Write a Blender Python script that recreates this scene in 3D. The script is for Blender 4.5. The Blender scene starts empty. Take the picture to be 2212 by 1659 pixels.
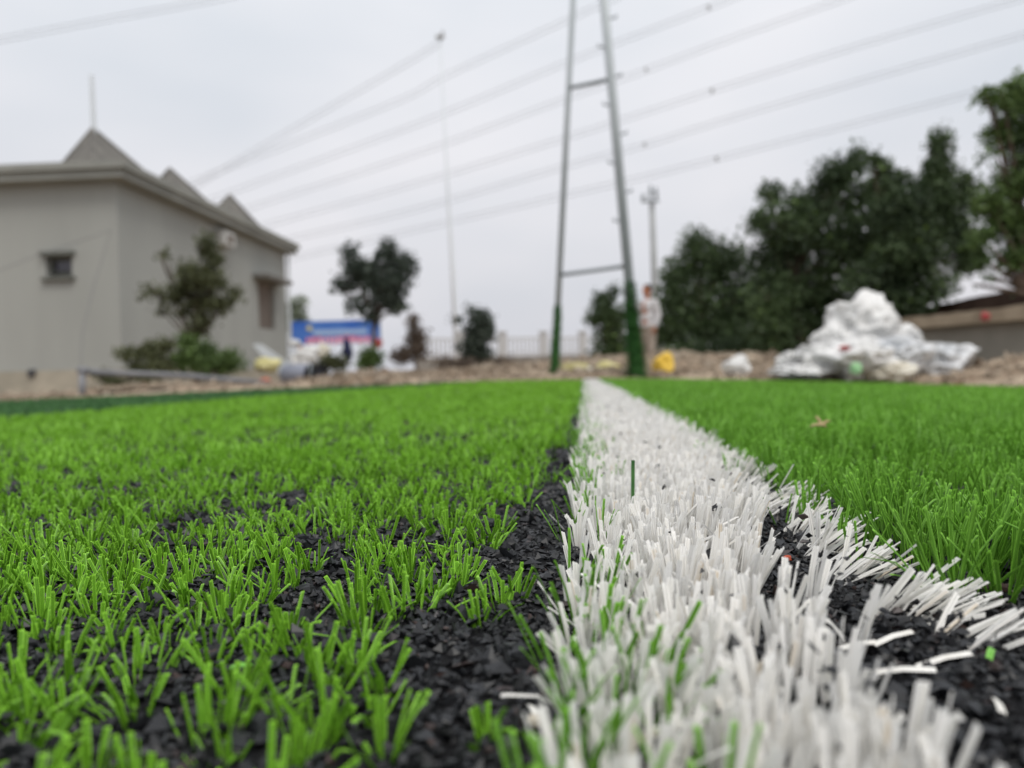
import bpy, bmesh, math, random
import numpy as np
from mathutils import Vector, Matrix, noise
R = math.radians
random.seed(7); rng = np.random.default_rng(11)
scene = bpy.context.scene; col = scene.collection

# ---------------------------------------------------------------- camera
CZ = 0.075
F = 1671.0                       # focal length in units of a 2212 px wide frame
cam = bpy.data.objects.new('camera', bpy.data.cameras.new('camera')); col.objects.link(cam); scene.camera = cam
cd = cam.data; cd.sensor_width = 36; cd.lens = 36 * F / 2212; cd.clip_start = 0.01; cd.clip_end = 3000
CM = Matrix.Rotation(R(90 - 0.98), 3, 'X') @ Matrix.Rotation(R(-1.5), 3, 'Z')
cam.matrix_world = Matrix.Translation((0, 0, CZ)) @ CM.to_4x4()
cd.dof.use_dof = True; cd.dof.focus_distance = 0.295; cd.dof.aperture_fstop = 9.2; cd.dof.aperture_blades = 0

def at(px, py, Y):
    d = CM @ Vector(((px - 1106) / F, -(py - 829.5) / F, -1)); k = Y / d.y
    return Vector((d.x * k, Y, CZ + d.z * k))

# ---------------------------------------------------------------- world, sun, exposure
w = bpy.data.worlds.new("World"); scene.world = w; w.use_nodes = True
nt = w.node_tree; bg = nt.nodes['Background']
sky = nt.nodes.new('ShaderNodeTexSky'); sky.sky_type = 'NISHITA'; sky.sun_disc = False
sky.sun_elevation = R(58); sky.sun_rotation = R(-150); sky.dust_density = 6; sky.air_density = 1.5
tc = nt.nodes.new('ShaderNodeTexCoord'); mp = nt.nodes.new('ShaderNodeMapping'); mp.inputs['Scale'].default_value = (1.3, 1.3, 3.2)
nz = nt.nodes.new('ShaderNodeTexNoise'); nz.inputs['Scale'].default_value = 1.7; nz.inputs['Detail'].default_value = 3; nz.inputs['Roughness'].default_value = .45
rp = nt.nodes.new('ShaderNodeValToRGB')
rp.color_ramp.elements[0].position = .32; rp.color_ramp.elements[0].color = (6.9, 7.25, 7.7, 1)
rp.color_ramp.elements[1].position = .7; rp.color_ramp.elements[1].color = (8.7, 8.65, 8.85, 1)
# low overcast is a little greyer and warmer towards the horizon
sp = nt.nodes.new('ShaderNodeSeparateXYZ'); mr = nt.nodes.new('ShaderNodeMapRange')
mr.inputs[1].default_value = 0; mr.inputs[2].default_value = .5
mh = nt.nodes.new('ShaderNodeMix'); mh.data_type = 'RGBA'
mh.inputs[6].default_value = (.86, .835, .85, 1); mh.inputs[7].default_value = (1, 1.01, 1.02, 1)
mm = nt.nodes.new('ShaderNodeMix'); mm.data_type = 'RGBA'; mm.blend_type = 'MULTIPLY'; mm.inputs[0].default_value = 1
mx = nt.nodes.new('ShaderNodeMix'); mx.data_type = 'RGBA'; mx.inputs[0].default_value = .93
L = nt.links.new
L(tc.outputs['Generated'], mp.inputs[0]); L(mp.outputs[0], nz.inputs['Vector']); L(nz.outputs['Fac'], rp.inputs[0])
L(tc.outputs['Generated'], sp.inputs[0]); L(sp.outputs['Z'], mr.inputs[0]); L(mr.outputs[0], mh.inputs[0])
L(rp.outputs[0], mm.inputs[6]); L(mh.outputs[2], mm.inputs[7])
L(sky.outputs[0], mx.inputs[6]); L(mm.outputs[2], mx.inputs[7]); L(mx.outputs[2], bg.inputs[0]); bg.inputs[1].default_value = 0.105
sun = bpy.data.objects.new('sun', bpy.data.lights.new('sun', 'SUN')); col.objects.link(sun)
sun.data.energy = 1.7; sun.data.angle = R(25); sun.data.color = (1, .96, .9)
sun.rotation_euler = (R(32), 0, R(30))
scene.view_settings.view_transform = 'Standard'; scene.view_settings.look = 'None'
scene.view_settings.exposure = 0.1; scene.view_settings.gamma = 1
cy = scene.cycles; cy.max_bounces = 6; cy.diffuse_bounces = 3; cy.glossy_bounces = 2; cy.transmission_bounces = 4
cy.use_denoising = True; cy.caustics_reflective = False; cy.caustics_refractive = False

# ---------------------------------------------------------------- helpers
def tag(o, label=None, cat=None, group=None, kind=None):
    if label: o['label'] = label
    if cat: o['category'] = cat
    if group: o['group'] = group
    if kind: o['kind'] = kind
    return o
def empty(name, loc, rz=0):
    o = bpy.data.objects.new(name, None); col.objects.link(o); o.location = loc; o.rotation_euler = (0, 0, rz); o.empty_display_size = .1
    return o
def obj(name, bm, m, parent=None, smooth=False):
    me = bpy.data.meshes.new(name); bm.to_mesh(me); bm.free()
    if smooth:
        me.polygons.foreach_set('use_smooth', [True] * len(me.polygons))
    if m: me.materials.append(m)
    o = bpy.data.objects.new(name, me); col.objects.link(o)
    if parent: o.parent = parent
    return o
def npmesh(name, V, Fc, m, parent=None, attrs=None, smooth=False):
    me = bpy.data.meshes.new(name); n = len(Fc); k = Fc.shape[1]
    me.vertices.add(len(V)); me.vertices.foreach_set('co', V.astype(np.float32).ravel())
    me.loops.add(n * k); me.loops.foreach_set('vertex_index', Fc.astype(np.int32).ravel())
    me.polygons.add(n); me.polygons.foreach_set('loop_start', np.arange(0, n * k, k, dtype=np.int32))
    me.polygons.foreach_set('use_smooth', np.full(n, smooth))
    me.update(calc_edges=True)
    for a, d in (attrs or {}).items():
        at_ = me.attributes.new(a, 'FLOAT', 'POINT'); at_.data.foreach_set('value', d.astype(np.float32).ravel())
    me.materials.append(m)
    o = bpy.data.objects.new(name, me); col.objects.link(o)
    if parent: o.parent = parent
    return o
def box(bm, c, s, rz=0, bevel=0):
    r = bmesh.ops.create_cube(bm, size=1, matrix=Matrix.Translation(c) @ Matrix.Rotation(rz, 4, 'Z') @ Matrix.Diagonal((*s, 1)))
    if bevel: bmesh.ops.bevel(bm, geom=list({e for v in r['verts'] for e in v.link_edges}), offset=bevel, segments=2, affect='EDGES')
def tube(bm, pts, rad, seg=10, caps=True):
    pts = [Vector(p) for p in pts]
    if not isinstance(rad, (list, tuple)): rad = [rad] * len(pts)
    rings = []
    for i, p in enumerate(pts):
        t = (pts[min(i + 1, len(pts) - 1)] - pts[max(i - 1, 0)]).normalized()
        a = t.cross(Vector((0, 0, 1)) if abs(t.z) < .9 else Vector((1, 0, 0))).normalized(); b = t.cross(a)
        rings.append([bm.verts.new(p + (a * math.cos(q) + b * math.sin(q)) * rad[i]) for q in [2 * math.pi * k / seg for k in range(seg)]])
    for r0, r1 in zip(rings, rings[1:]):
        for k in range(seg): bm.faces.new((r0[k], r0[(k + 1) % seg], r1[(k + 1) % seg], r1[k]))
    if caps: bm.faces.new(rings[0][::-1]); bm.faces.new(rings[-1])
def ball(bm, c, s, sub=2):
    return bmesh.ops.create_icosphere(bm, subdivisions=sub, radius=1, matrix=Matrix.Translation(c) @ Matrix.Diagonal((*s, 1)))['verts']
LAT = rng.random((256, 256))
def vn(x, y, f=1.0, o=0):
    """value noise in 0..1 for numpy arrays"""
    x = np.asarray(x) * f + 37.3 + o * 11.7; y = np.asarray(y) * f + 91.1 + o * 5.3
    i = np.floor(x).astype(int); j = np.floor(y).astype(int); a = x - i; b = y - j
    a = a * a * (3 - 2 * a); b = b * b * (3 - 2 * b); i %= 256; j %= 256; i1 = (i + 1) % 256; j1 = (j + 1) % 256
    return (LAT[i, j] * (1 - a) + LAT[i1, j] * a) * (1 - b) + (LAT[i, j1] * (1 - a) + LAT[i1, j1] * a) * b

# ---------------------------------------------------------------- materials
def mat(name, c, rough=.7, spec=.3, c2=None, scale=5, detail=4, stretch=(1, 1, 1), bump=0, bscale=None, metal=0, lo=.35, hi=.65):
    m = bpy.data.materials.new(name); m.use_nodes = True; t = m.node_tree; p = t.nodes['Principled BSDF']
    p.inputs['Base Color'].default_value = (*c, 1); p.inputs['Roughness'].default_value = rough
    p.inputs['Specular IOR Level'].default_value = spec; p.inputs['Metallic'].default_value = metal
    if c2 or bump:
        q = t.nodes.new('ShaderNodeTexCoord'); g = t.nodes.new('ShaderNodeMapping'); g.inputs['Scale'].default_value = stretch
        n = t.nodes.new('ShaderNodeTexNoise'); n.inputs['Scale'].default_value = scale; n.inputs['Detail'].default_value = detail
        t.links.new(q.outputs['Object'], g.inputs[0]); t.links.new(g.outputs[0], n.inputs['Vector'])
        if c2:
            r = t.nodes.new('ShaderNodeValToRGB'); r.color_ramp.elements[0].color = (*c, 1); r.color_ramp.elements[1].color = (*c2, 1)
            r.color_ramp.elements[0].position = lo; r.color_ramp.elements[1].position = hi
            t.links.new(n.outputs['Fac'], r.inputs[0]); t.links.new(r.outputs[0], p.inputs['Base Color'])
        if bump:
            b = t.nodes.new('ShaderNodeBump'); b.inputs['Strength'].default_value = bump; b.inputs['Distance'].default_value = .02
            n2 = n
            if bscale:
                n2 = t.nodes.new('ShaderNodeTexNoise'); n2.inputs['Scale'].default_value = bscale; n2.inputs['Detail'].default_value = 5
                t.links.new(q.outputs['Object'], n2.inputs['Vector'])
            t.links.new(n2.outputs['Fac'], b.inputs['Height']); t.links.new(b.outputs[0], p.inputs['Normal'])
    return m
def attr_mat(name, c1, c2, rough=.45, spec=.4, transl=0.0, edge=None, c3=None):
    """colour from the per-blade attribute 'tint'; 'across' thins the plastic at the edges and the middle rib"""
    m = bpy.data.materials.new(name); m.use_nodes = True; t = m.node_tree; p = t.nodes['Principled BSDF']; out = t.nodes['Material Output']
    a = t.nodes.new('ShaderNodeAttribute'); a.attribute_name = 'tint'
    r = t.nodes.new('ShaderNodeValToRGB'); r.color_ramp.elements[0].color = (*c1, 1); r.color_ramp.elements[1].color = (*c2, 1)
    if c3:
        r.color_ramp.elements[1].position = .93; e = r.color_ramp.elements.new(.985); e.color = (*c3, 1)
    t.links.new(a.outputs['Fac'], r.inputs[0]); colr = r.outputs[0]
    p.inputs['Roughness'].default_value = rough; p.inputs['Specular IOR Level'].default_value = spec
    if edge:  # lighter edge colour imitates light coming through the thin plastic
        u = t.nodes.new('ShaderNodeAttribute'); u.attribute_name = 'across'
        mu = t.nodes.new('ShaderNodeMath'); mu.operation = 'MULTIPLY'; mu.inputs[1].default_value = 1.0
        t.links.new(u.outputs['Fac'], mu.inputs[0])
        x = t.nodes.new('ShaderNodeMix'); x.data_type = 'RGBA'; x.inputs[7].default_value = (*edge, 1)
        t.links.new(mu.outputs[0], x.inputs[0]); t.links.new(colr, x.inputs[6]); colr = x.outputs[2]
    t.links.new(colr, p.inputs['Base Color'])
    if transl:
        tr = t.nodes.new('ShaderNodeBsdfTranslucent'); s = t.nodes.new('ShaderNodeMixShader'); s.inputs[0].default_value = transl
        t.links.new(colr, tr.inputs[0]); t.links.new(p.outputs[0], s.inputs[1]); t.links.new(tr.outputs[0], s.inputs[2]); t.links.new(s.outputs[0], out.inputs[0])
    return m
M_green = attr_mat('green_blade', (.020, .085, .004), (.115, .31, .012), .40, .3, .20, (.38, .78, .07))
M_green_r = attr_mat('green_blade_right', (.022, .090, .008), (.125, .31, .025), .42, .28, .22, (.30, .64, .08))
M_darkgreen = attr_mat('dark_turf', (.05, .14, .045), (.09, .22, .07), .5, .3, .2)
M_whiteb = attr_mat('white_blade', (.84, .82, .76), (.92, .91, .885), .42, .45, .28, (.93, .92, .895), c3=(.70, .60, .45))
M_gran = attr_mat('rubber', (.005, .005, .006), (.024, .026, .030), .45, .42, c3=(.05, .03, .026))
M_infill = mat('infill', (.008, .008, .01), .7, .3, (.03, .03, .034), 260, 3, bump=1, bscale=500)
M_soil = mat('soil', (.19, .135, .09), .95, .1, (.42, .34, .255), 1.6, 8, bump=.8, bscale=9)
M_stone = attr_mat('rubble', (.16, .12, .085), (.43, .365, .285), .9, .2, c3=(.30, .12, .07))
M_conc = mat('grey_render', (.325, .332, .312), .9, .15, (.36, .367, .345), .8, 8, (1.6, 1.6, .35), bump=.15, bscale=20)
M_plinth = mat('plinth', (.30, .28, .23), .95, .1, (.42, .38, .31), 2.2, 6)
M_fascia = mat('fascia', (.25, .255, .235), .85, .2, (.31, .315, .29), 2, 4)
M_tile = mat('roof_tile', (.13, .125, .115), .85, .2, (.21, .20, .18), 3.5, 6, bump=.6, bscale=18)
M_dark = mat('dark_opening', (.06, .06, .065), .6, .3)
M_frame = mat('grey_frame', (.13, .135, .12), .6, .3)
M_recess = mat('brown_shutter', (.16, .13, .11), .8, .2, (.21, .18, .155), 4, 3)
M_whitep = mat('white_plastic', (.55, .55, .53), .5, .4)
M_glass = mat('window_glass', (.05, .05, .075), .15, .6)
M_steel = mat('galvanised_steel', (.42, .47, .49), .35, .6, (.52, .57, .59), 6, 4, (1, 1, .2))
M_steeld = mat('steel_dark', (.27, .30, .32), .5, .4)
M_pale = mat('pale_pole', (.66, .70, .73), .6, .3)
M_wire = mat('conductor', (.20, .21, .23), .6, .3)
M_pole = mat('concrete_pole', (.30, .31, .31), .8, .2, (.38, .39, .39), 3, 3)
M_bark = mat('bark', (.075, .055, .042), .9, .1, (.13, .10, .08), 8, 4, (1, 1, .3))
M_railp = mat('pale_railing', (.50, .50, .50), .7, .2)
M_railw = mat('railing_base', (.22, .205, .185), .9, .1, (.30, .28, .25), 2, 4)
def bagmat(n, a, b, s=3): return mat(n, a, .55, .3, b, s, 5, bump=.5, bscale=14)
M_bag = bagmat('white_woven_bag', (.66, .66, .65), (.80, .80, .79))
M_bagg = bagmat('greyish_bag', (.52, .54, .56), (.74, .75, .76))
M_bagb = bagmat('beige_bag', (.55, .51, .42), (.72, .69, .60))
M_yel = bagmat('yellow_bag', (.78, .50, .06), (.84, .58, .10))
M_paleyel = bagmat('pale_yellow', (.50, .46, .20), (.68, .63, .34))
M_pipe = mat('grey_pipe', (.16, .165, .18), .5, .4, (.21, .215, .23), 5, 3)
M_drum = mat('blue_grey_pipe', (.19, .21, .27), .45, .4, (.27, .29, .35), 3, 3)
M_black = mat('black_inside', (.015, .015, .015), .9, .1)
M_red = mat('red', (.36, .06, .06), .6, .3); M_pink = mat('pink_red', (.62, .16, .24), .6, .3, (.70, .42, .55), 6, 2)
M_blue = mat('banner_blue', (.03, .11, .42), .6, .3, (.09, .21, .52), 1.1, 2)
M_lblue = mat('banner_light', (.30, .42, .62), .6, .3); M_navy = mat('navy', (.02, .025, .07), .7, .2)
M_brownwall = mat('brown_wall', (.045, .03, .024), .9, .1, (.075, .052, .042), 3, 5)
M_ledge = mat('ledge', (.27, .22, .16), .95, .1, (.42, .35, .26), 3, 6, bump=.6, bscale=12)
M_greywall = mat('grey_wall', (.23, .22, .19), .95, .1, (.30, .285, .25), 1.5, 5)
M_skin = mat('skin', (.42, .17, .09), .55, .3); M_hair = mat('hair', (.02, .015, .012), .6, .3)
M_shirt = mat('shirt', (.58, .57, .58), .85, .1, (.66, .65, .66), 5, 3); M_trs = mat('trousers', (.36, .30, .25), .9, .1, (.42, .355, .30), 5, 3)
M_darkcl = mat('dark_cloth', (.02, .025, .04), .9, .1); M_shoe = mat('shoe', (.05, .04, .035), .7, .2)
M_straw = mat('straw', (.36, .27, .13), .8, .2, (.46, .36, .20), 60, 2)
def leafmat(n, a, b, c=None): return attr_mat(n, a, b, .5, .35, .22, c3=c)
M_leaf = leafmat('leaf_dark', (.020, .036, .020), (.10, .155, .06), (.22, .34, .10))
M_leafb = leafmat('leaf_mid', (.03, .06, .02), (.16, .25, .07))
M_leafo = leafmat('leaf_olive', (.06, .07, .032), (.13, .145, .065))
M_leafg = leafmat('leaf_grey', (.04, .055, .045), (.085, .11, .08))
M_leafp = leafmat('leaf_pale', (.16, .20, .14), (.26, .30, .22))
M_twig = leafmat('leaf_twig', (.10, .075, .055), (.17, .13, .10))

# ---------------------------------------------------------------- terrain
def softp(v, k=.3): return np.logaddexp(0, v / k) * k
def H0(x, y):
    x = np.asarray(x, float); y = np.asarray(y, float)
    h = -.004 * np.clip(y - .5, 0, 9) - .05 * (softp(x - .9) - softp(x - 4.5)) - .010 * (softp(-x - .5) - softp(-x - 9))
    return h + .004 * (vn(x, y, 5) - .5) + .010 * (vn(x, y, 1.3, 2) - .5) * np.clip(y - .6, 0, 1)
POLY = [(-14, 3.0), (-4, 6.0), (-2.3, 7.5), (-.75, 8.0), (.75, 7.8), (1.8, 7.6), (3.75, 7.3), (3.55, 5), (3.4, 2), (3.3, -2.5), (-14, -2.5)]
def inside(x, y, poly=POLY):
    r = np.zeros(np.shape(x), bool); n = len(poly)
    for i in range(n):
        (x0, y0), (x1, y1) = poly[i], poly[(i + 1) % n]
        c = ((y0 > y) != (y1 > y)) & (x < (x1 - x0) * (y - y0) / (y1 - y0 + 1e-12) + x0); r ^= c
    return r
def polydist(x, y):
    d = np.full(np.shape(x), 1e9); n = len(POLY)
    for i in range(n):
        (x0, y0), (x1, y1) = POLY[i], POLY[(i + 1) % n]; dx, dy = x1 - x0, y1 - y0
        t = np.clip(((x - x0) * dx + (y - y0) * dy) / (dx * dx + dy * dy), 0, 1)
        d = np.minimum(d, np.hypot(x - x0 - t * dx, y - y0 - t * dy))
    return d
MOUNDS = [(5.7, 7.2, .9, .32), (6.7, 6.2, 1.0, .36), (1.9, 11.5, 1.2, .16), (3.2, 12.5, 1.3, .22), (4.6, 11.5, 1.0, .2), (.2, 12, 1.5, .08), (-2.5, 13, 1.4, .12), (-4.4, 9, .7, .10)]
def Hs(x, y):
    x = np.asarray(x, float); y = np.asarray(y, float)
    ins = inside(x, y); d = np.where(ins, 0, polydist(x, y)); k = np.clip(d / .6, 0, 1); k = k * k * (3 - 2 * k)
    far = np.clip(1 - d / 9, 0, 1)
    rough = (.10 * (vn(x, y, 1.6, 4) - .25) + .06 * (vn(x, y, 4.5, 5) - .5)) * k * far + .02 * (vn(x, y, 11, 6) - .5) * k * far
    left = np.clip((-x - 2.5) / 2, 0, 1)
    h = H0(x, y) + rough * (1 - .6 * left) + .035 * k * far * (1 - left) - .02 * left * k
    for mx_, my_, s, a in MOUNDS: h = h + a * np.exp(-((x - mx_) ** 2 + (y - my_) ** 2) / (2 * s * s))
    return h - .006
def sheet(name, xs, ys, hf, m, keep=None, kind='structure'):
    X, Y = np.meshgrid(xs, ys); V = np.stack([X, Y, hf(X, Y)], -1).reshape(-1, 3); nx = len(xs)
    i = (np.arange(len(ys) - 1)[:, None] * nx + np.arange(nx - 1)).ravel(); Fc = np.stack([i, i + 1, i + nx + 1, i + nx], 1)
    if keep is not None:
        c = V[Fc].mean(1); Fc = Fc[keep(c[:, 0], c[:, 1])]
        used, inv = np.unique(Fc, return_inverse=True); V = V[used]; Fc = inv.reshape(-1, 4)
    return tag(npmesh(name, V, Fc, m, smooth=True), kind=kind)
def ax(*segs): return np.unique(np.concatenate([np.linspace(a, b, n) for a, b, n in segs]).round(5))
sheet('ground', ax((-900, -60, 8), (-60, -14, 24), (-14, 12, 320), (12, 60, 24), (60, 900, 8)), ax((-60, -2, 12), (-2, 5, 90), (5, 18, 240), (18, 60, 60), (60, 1400, 9)), Hs, M_soil)
sheet('turf_base', ax((-14, -1.2, 70), (-1.2, 1.3, 500), (1.3, 3.8, 40)), ax((-2.5, 0, 20), (0, 1.6, 320), (1.6, 8.2, 120)),
      lambda X, Y: H0(X, Y) + np.where(np.hypot(X, Y) < 1.6, .0022 * (vn(X, Y, 300, 8) - .5), 0) - .0005, M_infill, keep=inside)

# ---------------------------------------------------------------- blades
def build_blades(name, x, y, z, az, lean, ln, wd, face, bend, tint, m, hi=True, slant=None):
    n = len(x)
    ts = np.array([0, .3, .62, .955, 1.0]) if hi else np.array([0, .55, 1.0])
    us = np.array([-.5, -.22, 0, .22, .5]) if hi else np.array([-.5, 0, .5])
    cs = np.array([.05, -.12, .07, -.12, .05]) if hi else np.array([0, .12, 0])
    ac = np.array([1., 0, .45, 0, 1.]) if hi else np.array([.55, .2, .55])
    P = [np.stack([x, y, z], 1)]; T = []
    for a, b in zip(ts, ts[1:]):
        th = lean + bend * ((a + b) / 2) ** 1.5
        t = np.stack([np.sin(th) * np.cos(az), np.sin(th) * np.sin(az), np.cos(th)], 1); T.append(t)
        P.append(P[-1] + t * (ln * (b - a))[:, None])
    T.append(T[-1]); W0 = np.stack([np.cos(face), np.sin(face), np.zeros(n)], 1)
    V = np.empty((n, len(ts), len(us), 3)); sl = np.zeros(n) if slant is None else slant
    for k in range(len(ts)):
        t = T[k]; W = W0 - t * (W0 * t).sum(1)[:, None]; W /= np.linalg.norm(W, axis=1)[:, None] + 1e-9; N = np.cross(t, W)
        ww = wd * (1 if k else .8)
        for j in range(len(us)):
            V[:, k, j] = P[k] + W * (us[j] * ww)[:, None] + N * (cs[j] * ww)[:, None]
            if k == len(ts) - 1: V[:, k, j] += t * (us[j] * sl * wd)[:, None]
    a, b = len(ts), len(us)
    q = np.array([[k * b + j, k * b + j + 1, (k + 1) * b + j + 1, (k + 1) * b + j] for k in range(a - 1) for j in range(b - 1)])
    Fc = (q[None] + (np.arange(n) * a * b)[:, None, None]).reshape(-1, 4)
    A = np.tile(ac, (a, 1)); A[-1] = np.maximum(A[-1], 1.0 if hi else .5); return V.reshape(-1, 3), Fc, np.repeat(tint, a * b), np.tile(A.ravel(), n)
class Blades:
    def __init__(s): s.V = []; s.F = []; s.t = []; s.a = []; s.n = 0
    def add(s, *args, **k):
        if not len(args[0]): return
        V, Fc, t, a = build_blades(None, *args, None, **k); s.V.append(V); s.F.append(Fc + s.n); s.t.append(t); s.a.append(a); s.n += len(V)
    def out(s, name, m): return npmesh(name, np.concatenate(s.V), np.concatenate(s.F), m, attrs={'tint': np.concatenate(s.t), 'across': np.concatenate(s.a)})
# the painted line's own frame: u across (0 .. LW), v along
LD = np.array([.0947, .9955]); LN = np.array([.9955, -.0947])
p0 = at(1210, 1250, .2); k0 = (0 - CZ) / (p0.z - CZ); g0 = np.array([p0.x * k0, p0.y * k0]); u0 = g0 @ LN
LW = .111
def uv(x, y): return x * LN[0] + y * LN[1] - u0, x * LD[0] + y * LD[1]
def tufts(r0, r1, s, ang=62):
    """jittered hexagonal tuft positions in the ring r0..r1 in front of the camera"""
    nx = int(r1 / s) + 2; i, j = np.meshgrid(np.arange(-nx, nx + 1), np.arange(-int(.3 / s) - 1, int(nx * 1.16)))
    x = (i + .5 * (j % 2)) * s; y = j * s * .866
    x = x.ravel() + rng.normal(0, .22 * s, x.size); y = y.ravel() + rng.normal(0, .22 * s, y.size)
    r = np.hypot(x, y); a = np.abs(np.degrees(np.arctan2(x, y)))
    k = (r >= r0) & (r < r1) & ((a < ang) | (r < .5) & (a < 95)) & inside(x, y) & (r > .085)
    return x[k], y[k], r[k]
DARK = [(-1.33, 1.2), (-1.33, 2), (-1.20, 3.9), (-.62, 6.5), (-.3, 8.3), (-20, 8.3), (-20, 1.2)]
GL, GR, GD, WH, SM = Blades(), Blades(), Blades(), Blades(), Blades()
def spread(x, y, r, nb, sc, rad):
    n = rng.integers(nb[0], nb[1] + 1, len(x)); i = np.repeat(np.arange(len(x)), n); N = len(i)
    a = rng.random(N) * 2 * np.pi; q = rad * np.sqrt(rng.random(N))
    taz = rng.random(len(x)) * 2 * np.pi; tl = np.abs(rng.normal(0, .16, len(x)))
    return i, N, x[i] + q * np.cos(a), y[i] + q * np.sin(a), a, taz[i], tl[i]
bands = [(.07, .8, 1, True), (.8, 1.4, 1.2, False), (1.4, 2.6, 1.8, False), (2.6, 5, 3.0, False), (5, 15, 5.5, False)]
for r0, r1, sc, hi in bands:
    # --- green, both sides
    for side in (0, 1):
        base = (.0122, .0108)[side] * sc
        x, y, r = tufts(r0, r1, base); u, v = uv(x, y)
        k = (u < -.004) if side == 0 else (u > LW + .004)
        x, y, r, u, v = x[k], y[k], r[k], u[k], v[k]
        if side == 0:
            dens = .74 + 1.9 * (vn(x, y, 14, 1) * .5 + vn(x, y, 42, 3) * .5 - .40)
            dens = np.where((u > -.075) & (v < .42), np.maximum(dens, .62), dens)
            strip = np.interp(v, [.2, .45, .8, 1.2], [.030, .022, .012, .006]); dens *= np.where(u > -strip - .008 * vn(x, y, 40, 5), .16, 1)
            dens *= np.interp(r, [.12, .19, .25, .45, .8, 1.5], [.4, .58, .95, .85, .72, .75]); dens = np.where(r > 1.5, np.maximum(dens, .28), dens)
        else:
            dens = .90 - .62 * (vn(x, y, 25, 1) < .30)
            dens *= np.where(u < LW + .012 + .010 * vn(x, y, 30, 5), .35, 1)
            dens *= np.where((v < .235) & (u < LW + .06), .04, 1)
        k = rng.random(len(x)) < dens; x, y, r = x[k], y[k], r[k]
        dk = inside(x, y, DARK)
        for B, kk in ((GL if side == 0 else GR, ~dk), (GD, dk)):
            X, Yv, rr = x[kk], y[kk], r[kk]
            if not len(X): continue
            i, N, bx_, by_, a, taz, tl = spread(X, Yv, rr, (9, 15) if side == 0 else (8, 13), sc, (.0034, .0034)[side] * sc ** .9)
            own = .04 + (.38, .28)[side] * rng.random(N) + (rng.random(N) < (.18, .10)[side]) * .6
            lx = np.cos(a) * own + np.cos(taz) * tl; ly = np.sin(a) * own + np.sin(taz) * tl
            if side: lx += .05
            lean = np.hypot(lx, ly); az = np.arctan2(ly, lx)
            hh = (.0092, .0172)[side] * (1 if side == 0 else np.interp(np.hypot(bx_, by_), [.2, .45], [1.3, 1.0])) * (.75 + .5 * vn(bx_, by_, 30, 9)) * (1 + .25 * np.clip(rng.normal(0, 1, N), -2, 2))
            if side == 0: hh *= np.where(rng.random(N) < .45, .28 + .45 * rng.random(N), 1.08)
            ln = hh + .003
            wd = (.00125, .00118)[side] * sc * (.8 + .35 * rng.random(N))
            face = az + np.pi / 2 + rng.normal(0, .7, N)
            bend = np.abs(rng.normal(0, .32, N)) + (rng.random(N) < .07) * 1.1
            tint = np.clip(.55 * vn(bx_, by_, 12, 7) + .3 * vn(bx_, by_, 70, 8) + .45 * rng.random(N) - .15, 0, 1)
            B.add(bx_, by_, H0(bx_, by_) - .003, az, lean, ln, wd, face, bend, tint, hi=hi, slant=rng.normal(0, .22, N))
    # --- white line
    s = .0092 * sc ** .85; x, y, r = tufts(r0, r1, s); u, v = uv(x, y)
    k = (u > .006) & (u < LW + .002); x, y, r, u, v = x[k], y[k], r[k], u[k], v[k]
    dens = np.full(len(x), .97)
    dens = np.where(u < .016, .62, dens)
    wob = .008 * (vn(x, y, 45, 2) - .5)
    gapz = (u > .071 + wob) & (u < .091 + wob) & (v < .42)
    dens *= np.where(gapz, np.interp(v, [.2, .30, .42], [.04, .16, .7]), 1)
    dens *= np.where((u >= .091 + wob) & (v < .55), np.where(vn(x, y, 60, 6) < .47, .08, .85), 1)
    dens *= np.where((u > .05) & (u < .068) & (v < .4) & (vn(x, y, 50, 4) < .3), .3, 1)
    dens *= np.where((v < .208) & (u > .066 + wob), 0, 1)
    dens *= np.where((v > .9) & (vn(x, y, 9, 3) < .16), .25, 1)
    k = rng.random(len(x)) < dens; x, y, r, u = x[k], y[k], r[k], u[k]
    i, N, bx_, by_, a, taz, tl = spread(x, y, r, (5, 8), sc, .0030 * sc ** .8)
    ub = u[i]
    out = np.clip((ub - .045) / .07, 0, 1) ** 1.5
    own = .06 + .20 * rng.random(N) + (rng.random(N) < .08) * .5
    lx = np.cos(a) * own + np.cos(taz) * tl * (.7 + out) + out * .66 + .05 - np.clip((.02 - ub) / .02, 0, 1) * .05; ly = np.sin(a) * own + np.sin(taz) * tl * .6 - out * .08
    spl = (ub > .088) & (by_ < .45); lx = lx + np.where(spl, .35 + .25 * rng.random(N), 0); lean = np.minimum(np.hypot(lx, ly), 1.38); az = np.arctan2(ly, lx)
    ln = (.0138 + .004 * vn(bx_, by_, 26, 3) + .003 * out) * (1 + .12 * np.clip(rng.normal(0, 1, N), -2, 2)) + .003
    wd = .00178 * sc ** .9 * (.75 + .5 * rng.random(N))
    WH.add(bx_, by_, H0(bx_, by_) - .003, az, lean, ln, wd, az + np.pi / 2 + rng.normal(0, .75, N), np.abs(rng.normal(0, .16, N)) + (rng.random(N) < .05) * .9,
           rng.random(N) ** .8 * .98 + .02 * rng.random(N), hi=hi, slant=rng.normal(0, .25, N))
    # --- green blades growing through the line's left seam (and a few in the middle)
    s = .0125 * sc; x, y, r = tufts(r0, r1, s); u, v = uv(x, y)
    p = np.where((u > .001) & (u < .016), .52 + .4 * (v < .24), 0) + np.where((u > .0) & (u < .03) & (v < .2), .3, 0) + np.where((u > .02) & (u < .034), .14, 0) + np.where((u > LW - .012) & (u < LW + .006), .12, 0)
    k = rng.random(len(x)) < p; x, y, r = x[k], y[k], r[k]
    i, N, bx_, by_, a, taz, tl = spread(x, y, r, (4, 8), sc, .0032 * sc)
    own = .12 + .35 * rng.random(N)
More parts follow.
